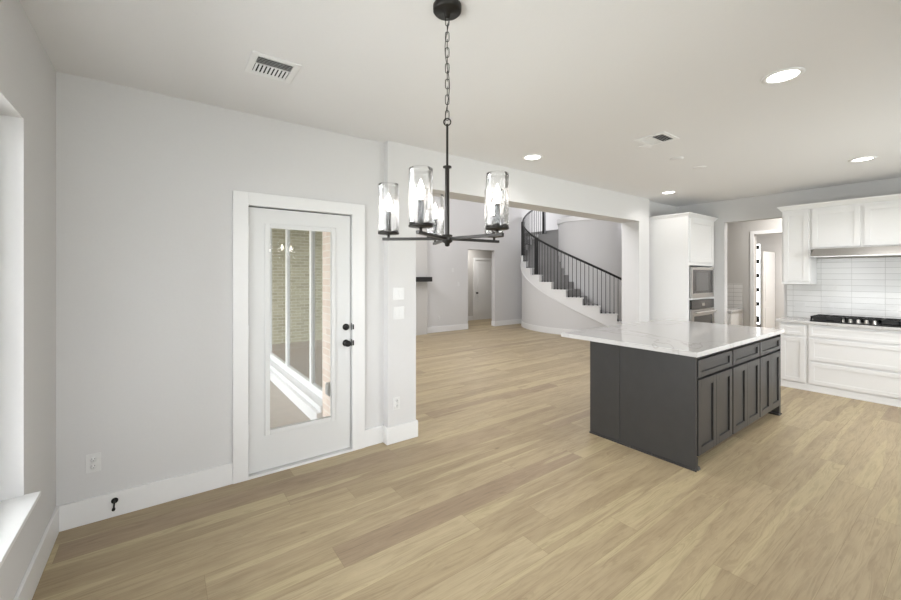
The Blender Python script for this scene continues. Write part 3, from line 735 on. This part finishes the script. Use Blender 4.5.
# railing
RR = RO - .04
def railz(a): return zline(a) + .93
pts = []
for i in range(101):
    a = T0 - R_(1) + (T1 - T0) * i / 100
    pts.append((SX + RR * math.cos(a), SY + RR * math.sin(a), railz(a)))
m = MB(); m.tube(pts, .028, 10); RA = m.build('railing', M['rail'], ST)
for k in range(1, NS):
    for q in range(4):
        a = t_start(k) - STEP * (q + .5) / 4
        x, y = SX + RR * math.cos(a), SY + RR * math.sin(a); zb = RISE * k + .006
        m = MB(); r = .008
        m.tube([(x, y, zb), (x, y, railz(a) - .01)], r, 6)
        m.tube([(x, y, zb), (x, y, zb + .03)], .017, 6)
        m.build('baluster', M['rail'], RA)
for a, k in ((R_(169), 8), (R_(133), 11), (T0 - R_(2), 1), (T1 + R_(2), NS - 1)):
    x, y = SX + RR * math.cos(a), SY + RR * math.sin(a); hh = railz(a) + (.02 if k in (8, 11) else .08)
    m = MB(); m.box(x - .04, x + .04, y - .04, y + .04, RISE * k + .006, hh); m.build('newel_post', M['rail'], RA, bevel=.004)

# upper landing
LZ = RISE * NS
m = MB(); m.box(10.85, 14.0, 7.93, 10.4, LZ - .2, LZ); o = struct(m.build('landing', M['carpet']))
m = MB(); m.box(11.2, 14.0, 5.2, 7.93, LZ - .2, LZ); m.build('landing_slab', M['carpet'], o)
LR = empty('landing_railing', (11.25, 6.5, LZ), 'black iron railing along the upstairs landing edge behind the white stair core', 'railing')
m = MB(); m.box(11.24, 11.30, 5.25, 7.9, LZ + .93, LZ + .98); m.build('handrail', M['rail'], LR)
for k in range(24):
    m = MB(); y = 5.3 + k * .11; m.tube([(11.27, y, LZ), (11.27, y, LZ + .94)], .009, 6); m.build('baluster', M['rail'], LR)

# ------------------------------------------------------------------ chandelier
cd = Vector((1.05, 1.46, 0)); Fv = Vector((math.sin(YAW), math.cos(YAW), 0)); Rv = Vector((math.cos(YAW), -math.sin(YAW), 0))
CH = empty('chandelier', (cd.x, cd.y, 1.70), 'five light dark bronze chandelier with clear glass cylinders hanging on a chain', 'chandelier')
m = MB(); m.lathe(cd.x, cd.y, [(.065, CE), (.065, CE - .022), (.058, CE - .030), (.016, CE - .032), (.012, CE - .05), (.004, CE - .052)], 36); m.build('canopy', M['bronze'], CH)
m = MB(); zt, zb = CE - .05, 2.262; n = 13; L = (zt - zb) / n
for i in range(n):
    z = zt - (i + .5) * L; hl = L / 2 + .0045; wr = .0085; pp = []
    for k in range(16):
        a = 2 * PI * k / 16; u = math.cos(a) * wr; v2 = math.sin(a); zz = z + (hl - wr) * (1 if v2 > 0.01 else -1 if v2 < -0.01 else 0) + v2 * wr
        d = (Rv if i % 2 == 0 else Fv) * u
        pp.append((cd.x + d.x, cd.y + d.y, zz))
    m.tube(pp, .0019, 6, closed=True)
m.build('chain', M['bronze'], CH)
m = MB(); pp = []
for i in range(40):
    t = i / 39; d = Rv * (.010 * math.sin(t * 9 + 2)) + Fv * (.006 * math.cos(t * 7)); pp.append((cd.x + d.x, cd.y + d.y, zt - t * (zt - 2.245)))
m.tube(pp, .0018, 6); m.build('cord', M['bronze'], CH)
m = MB(); pp = []
for k in range(20):
    a = 2 * PI * k / 20; d = Rv * (math.cos(a) * .016); pp.append((cd.x + d.x, cd.y + d.y, 2.250 + math.sin(a) * .016))
m.tube(pp, .003, 8, closed=True); m.build('ring', M['bronze'], CH)
m = MB(); m.lathe(cd.x, cd.y, [(.0055, 2.24), (.0055, 2.045)], 16); m.build('upper_rod', M['bronze'], CH)
m = MB(); m.lathe(cd.x, cd.y, [(.010, 2.05), (.020, 2.047), (.020, 2.040), (.010, 2.037), (.010, 1.70)], 20); m.build('lower_rod', M['bronze'], CH)
AZ = 1.716
m = MB(); m.lathe(cd.x, cd.y, [(.022, AZ + .018), (.024, AZ + .016), (.024, AZ - .014), (.018, AZ - .018), (.012, AZ - .022), (.011, AZ - .032), (.004, AZ - .036)], 24); m.build('hub', M['bronze'], CH)
for ph in (-40, 32, 104, 176, 248):
    d = Rv * math.cos(R_(ph)) + Fv * math.sin(R_(ph))
    e1 = cd + d * .30; c1 = cd + d * .272
    m = MB(); m.bar((cd.x + d.x * .02, cd.y + d.y * .02, AZ), (e1.x, e1.y, AZ), .015, .013); m.build('arm', M['bronze'], CH, bevel=.001)
    cup = MB(); cup.lathe(c1.x, c1.y, [(.006, AZ + .0065), (.006, AZ + .018), (.02, AZ + .020), (.046, AZ + .022), (.049, AZ + .025), (.049, AZ + .029), (.02, AZ + .0295)], 36)
    cup = cup.build('cup', M['bronze'], CH)
    s1 = MB(); s1.lathe(c1.x, c1.y, [(.0115, AZ + .029), (.0115, AZ + .128), (.008, AZ + .130)], 20); s1.build('candle_sleeve', M['bronze'], cup)
    b1 = MB(); z = AZ + .130; b1.lathe(c1.x, c1.y, [(.006, z), (.010, z + .008), (.0155, z + .024), (.0165, z + .034), (.0135, z + .048), (.007, z + .064), (.002, z + .078), (.0004, z + .082)], 20); b1.build('bulb', M['flame'], cup)
    g = MB(); z0, z1 = AZ + .0295, AZ + .252; n = 56; prof = []
    vs = []; fs = []
    nz_ = 14
    for (rad, sgn) in ((.047, 1), (.0445, -1)):
        for i in range(nz_ + 1):
            z = z0 + (z1 - z0) * i / nz_
            for k in range(n):
                a = 2 * PI * k / n
                rp = rad + .0007 * math.sin(5 * a + i * .5 + ph) + .0005 * math.sin(9 * a - i * .3)
                vs.append((c1.x + rp * math.cos(a), c1.y + rp * math.sin(a), z))
    o_ = (nz_ + 1) * n
    for s0 in (0, o_):
        for i in range(nz_):
            for k in range(n): fs.append((s0 + i * n + k, s0 + i * n + (k + 1) % n, s0 + (i + 1) * n + (k + 1) % n, s0 + (i + 1) * n + k))
    for i in (0, nz_):
        for k in range(n): fs.append((i * n + k, i * n + (k + 1) % n, o_ + i * n + (k + 1) % n, o_ + i * n + k))
    g.add(vs, fs, True); g.build('glass_shade', M['shade'], cup)

# ------------------------------------------------------------------ recessed lights, covers, vents
GL = 'recessed ceiling lights'
def downlight(x, y, label):
    o = empty('recessed_light', (x, y, CE), label, 'ceiling light', GL)
    m = MB(); m.lathe(x, y, [(.078, CE - .0005), (.105, CE - .0005), (.105, CE - .004), (.100, CE - .008), (.082, CE - .008), (.078, CE - .005)], 40, closed=True); m.build('trim_ring', M['trim'], o)
    m = MB(); m.lathe(x, y, [(.078, CE - .0008), (.078, CE - .0035), (.01, CE - .0045)], 40); m.build('lens', M['lamp'], o)
    return o
dl = downlight(3.085, .745, 'round recessed ceiling light nearest the camera, above the island aisle')
lab = ['round recessed ceiling light near the beam behind the chandelier', 'round recessed ceiling light near the oven cabinet and column', 'round recessed ceiling light near the white wall cabinets and hood']
pos = [(3.11, 2.80), (6.07, 2.80), (5.98, .78)]
for p, l in zip(pos, lab): copy_tree(dl, (p[0], p[1], CE), l)
for p in [(3.07, .76)] + pos:
    area('recessed_lamp_light', (p[0], p[1], CE - .012), (0, 0, -1), .14, .14, 12 if p[1] < 1 and p[0] > 5 else 2.5, WARM, spread=140, shape='DISK')
# round blank covers
bc = MB(); bc.lathe(3.74, 1.94, [(.068, CE), (.068, CE - .004), (.06, CE - .008), (.004, CE - .009)], 32); bc = bc.build('blank_cover', M['ceiling'])
bc['_o'] = tuple(bc.location)
tag(bc, 'round white blank cover on the ceiling right next to the square vent', 'ceiling cover', 'round blank covers above the island')
for x, l in ((4.38, 'round white blank cover on the ceiling, middle of the three above the island'), (4.95, 'round white blank cover on the ceiling farthest from the square vent')):
    copy_tree(bc, (x, 1.94, bc.location.z), l)
def register(x0, x1, y0, y1, label, split):
    cx, cy = (x0 + x1) / 2, (y0 + y1) / 2
    o = empty('air_register', (cx, cy, CE), label, 'air vent')
    z = CE - .0005; b = .035
    m = MB(); m.box(x0, x0 + b, y0, y1, z - .008, z); m.box(x1 - b, x1, y0, y1, z - .008, z); m.box(x0 + b, x1 - b, y0, y0 + b, z - .008, z); m.box(x0 + b, x1 - b, y1 - b, y1, z - .008, z); m.build('frame', M['trim'], o, bevel=.002)
    m = MB(); m.box(x0 + b, x1 - b, y0 + b, y1 - b, z - .001, z); m.build('duct_shade_sheet', M['dark'], o)  # flat dark sheet on the ceiling, painted for the shade in the duct
    ys = y0 + b + (y1 - y0 - 2 * b) * split
    m = MB()
    n = 5
    for k in range(n):
        y = y0 + b + (ys - y0 - b) * (k + .5) / n
        m.add([(x0 + b, y + .003, z - .002), (x1 - b, y + .003, z - .002), (x1 - b, y - .003, z - .009), (x0 + b, y - .003, z - .009), (x0 + b, y + .005, z - .0015), (x1 - b, y + .005, z - .0015), (x1 - b, y - .001, z - .0085), (x0 + b, y - .001, z - .0085)],
              [(0, 1, 2, 3), (7, 6, 5, 4), (0, 4, 5, 1), (1, 5, 6, 2), (2, 6, 7, 3), (3, 7, 4, 0)])
    m.box(x0 + b, x1 - b, ys - .004, ys + .004, z - .009, z - .001)
    m.build('louvre', M['trim'], o)
    m = MB(); n = 9
    for k in range(n):
        x = x0 + b + (x1 - x0 - 2 * b) * (k + .5) / n
        m.add([(x - .006, ys, z - .002), (x - .006, y1 - b, z - .002), (x + .003, y1 - b, z - .010), (x + .003, ys, z - .010), (x - .005, ys, z - .0015), (x - .005, y1 - b, z - .0015), (x + .004, y1 - b, z - .0095), (x + .004, ys, z - .0095)],
              [(0, 1, 2, 3), (7, 6, 5, 4), (0, 4, 5, 1), (1, 5, 6, 2), (2, 6, 7, 3), (3, 7, 4, 0)])
    m.build('louvre', M['trim'], o)
    return o
register(.395, .655, 2.37, 2.635, 'white ceiling air vent near the door wall on the left', .42)
register(3.46, 3.74, 1.63, 1.90, 'white square ceiling air vent above the island', .5)

# ------------------------------------------------------------------ electrical plates (on walls facing -Y)
def outlet(cx, cz, y, label, grp=None):
    o = empty('wall_outlet', (cx, y, cz - .058), label, 'outlet', grp)
    m = MB(); m.box(cx - .036, cx + .036, y - .005, y - .0003, cz - .058, cz + .058); m.build('cover_plate', M['plastic'], o, bevel=.002)
    for s1 in (-1, 1):
        m = MB(); m.lathe(cx, 0, [(.017, y - .005), (.0165, y - .0075), (.004, y - .0078)], 20, 'y', cz + s1 * .022); r = m.build('receptacle', M['plastic'], o)
        m = MB(); m.box(cx - .008, cx - .0055, y - .0085, y - .0079, cz + s1 * .022 + .001, cz + s1 * .022 + .009); m.box(cx + .0055, cx + .008, y - .0085, y - .0079, cz + s1 * .022 + .001, cz + s1 * .022 + .009); m.box(cx - .002, cx + .002, y - .0085, y - .0079, cz + s1 * .022 - .009, cz + s1 * .022 - .005)
        m.build('slot', M['dark'], r)
    return o
outlet(-.352, .370, YD, 'white double wall outlet left of the patio door near the corner')
outlet(1.75, .36, YP, 'white double wall outlet low on the pier')
def switches(cx, cz, y, label, n=2):
    o = empty('switch_plate', (cx, y, cz - .058), label, 'light switch', 'switch plates on the pier' if y == YP else None)
    wd = .036 if n == 1 else .058
    m = MB(); m.box(cx - wd, cx + wd, y - .005, y - .0003, cz - .058, cz + .058); m.build('cover_plate', M['plastic'], o, bevel=.002)
    for k in range(n):
        x = cx + (k - (n - 1) / 2) * .046
        m = MB(); m.frustum((x - .016, x + .016, y - .0085, y - .005, cz - .033), (x - .016, x + .016, y - .0065, y - .005, cz + .033)); m.build('rocker', M['plastic'], o, bevel=.001)
    return o
switches(1.772, 1.376, YP, 'white two gang switch plate on the pier, the upper one')
switches(1.772, 1.197, YP, 'white two gang switch plate on the pier, the lower one')
outlet(6.05, .38, YF, 'tiny white wall outlet on the far great room wall')
switches(6.52, 1.69, YF, 'small white plate high on the far great room wall', 1)
switches(6.72, 1.30, YF, 'small white switch plate beside the far hallway opening', 1)
# backsplash outlet
o = empty('wall_outlet', (XK - .012, 1.62, 1.08), 'white outlet on the tiled backsplash left of the cooktop', 'outlet')
m = MB(); m.box(XK - .017, XK - .0125, 1.555, 1.67, 1.08, 1.15); m.build('cover_plate', M['plastic'], o, bevel=.001)
for yy in (1.59, 1.635):
    m = MB(); m.box(XK - .019, XK - .017, yy - .014, yy + .014, 1.10, 1.13); m.build('receptacle', M['plastic'], o)
# door stop on the baseboard
o = empty('door_stop', (-.249, YD - .016, .05), 'small black door stop fixed to the baseboard left of the patio door', 'door stop')
m = MB(); yb = YD - .0165; m.lathe(-.249, 0, [(.018, yb), (.018, yb - .004), (.006, yb - .007)], 20, 'y', .105); m.build('mounting_disc', M['black'], o)
m = MB(); m.tube([(-.249, yb - .004, .105), (-.249, yb - .035, .10), (-.249, yb - .06, .088), (-.249, yb - .068, .082)], .005, 10); m.lathe(-.249, 0, [(.008, yb - .06), (.009, yb - .066), (.009, yb - .078), (.006, yb - .082)], 16, 'y', .082); m.build('bumper', M['black'], o)
# outdoor outlet cover on the patio brick
m = MB(); m.box(1.31, 1.3595, 3.80, 3.89, .36, .48); m.box(1.30, 1.31, 3.81, 3.88, .37, .47)
tag(m.build('outdoor_outlet_cover', M['greymetal'], bevel=.008), 'grey weatherproof outlet cover on the brick outside the glass door', 'outlet cover')

for o in bpy.data.objects:
    if '_o' in o.keys(): del o['_o']
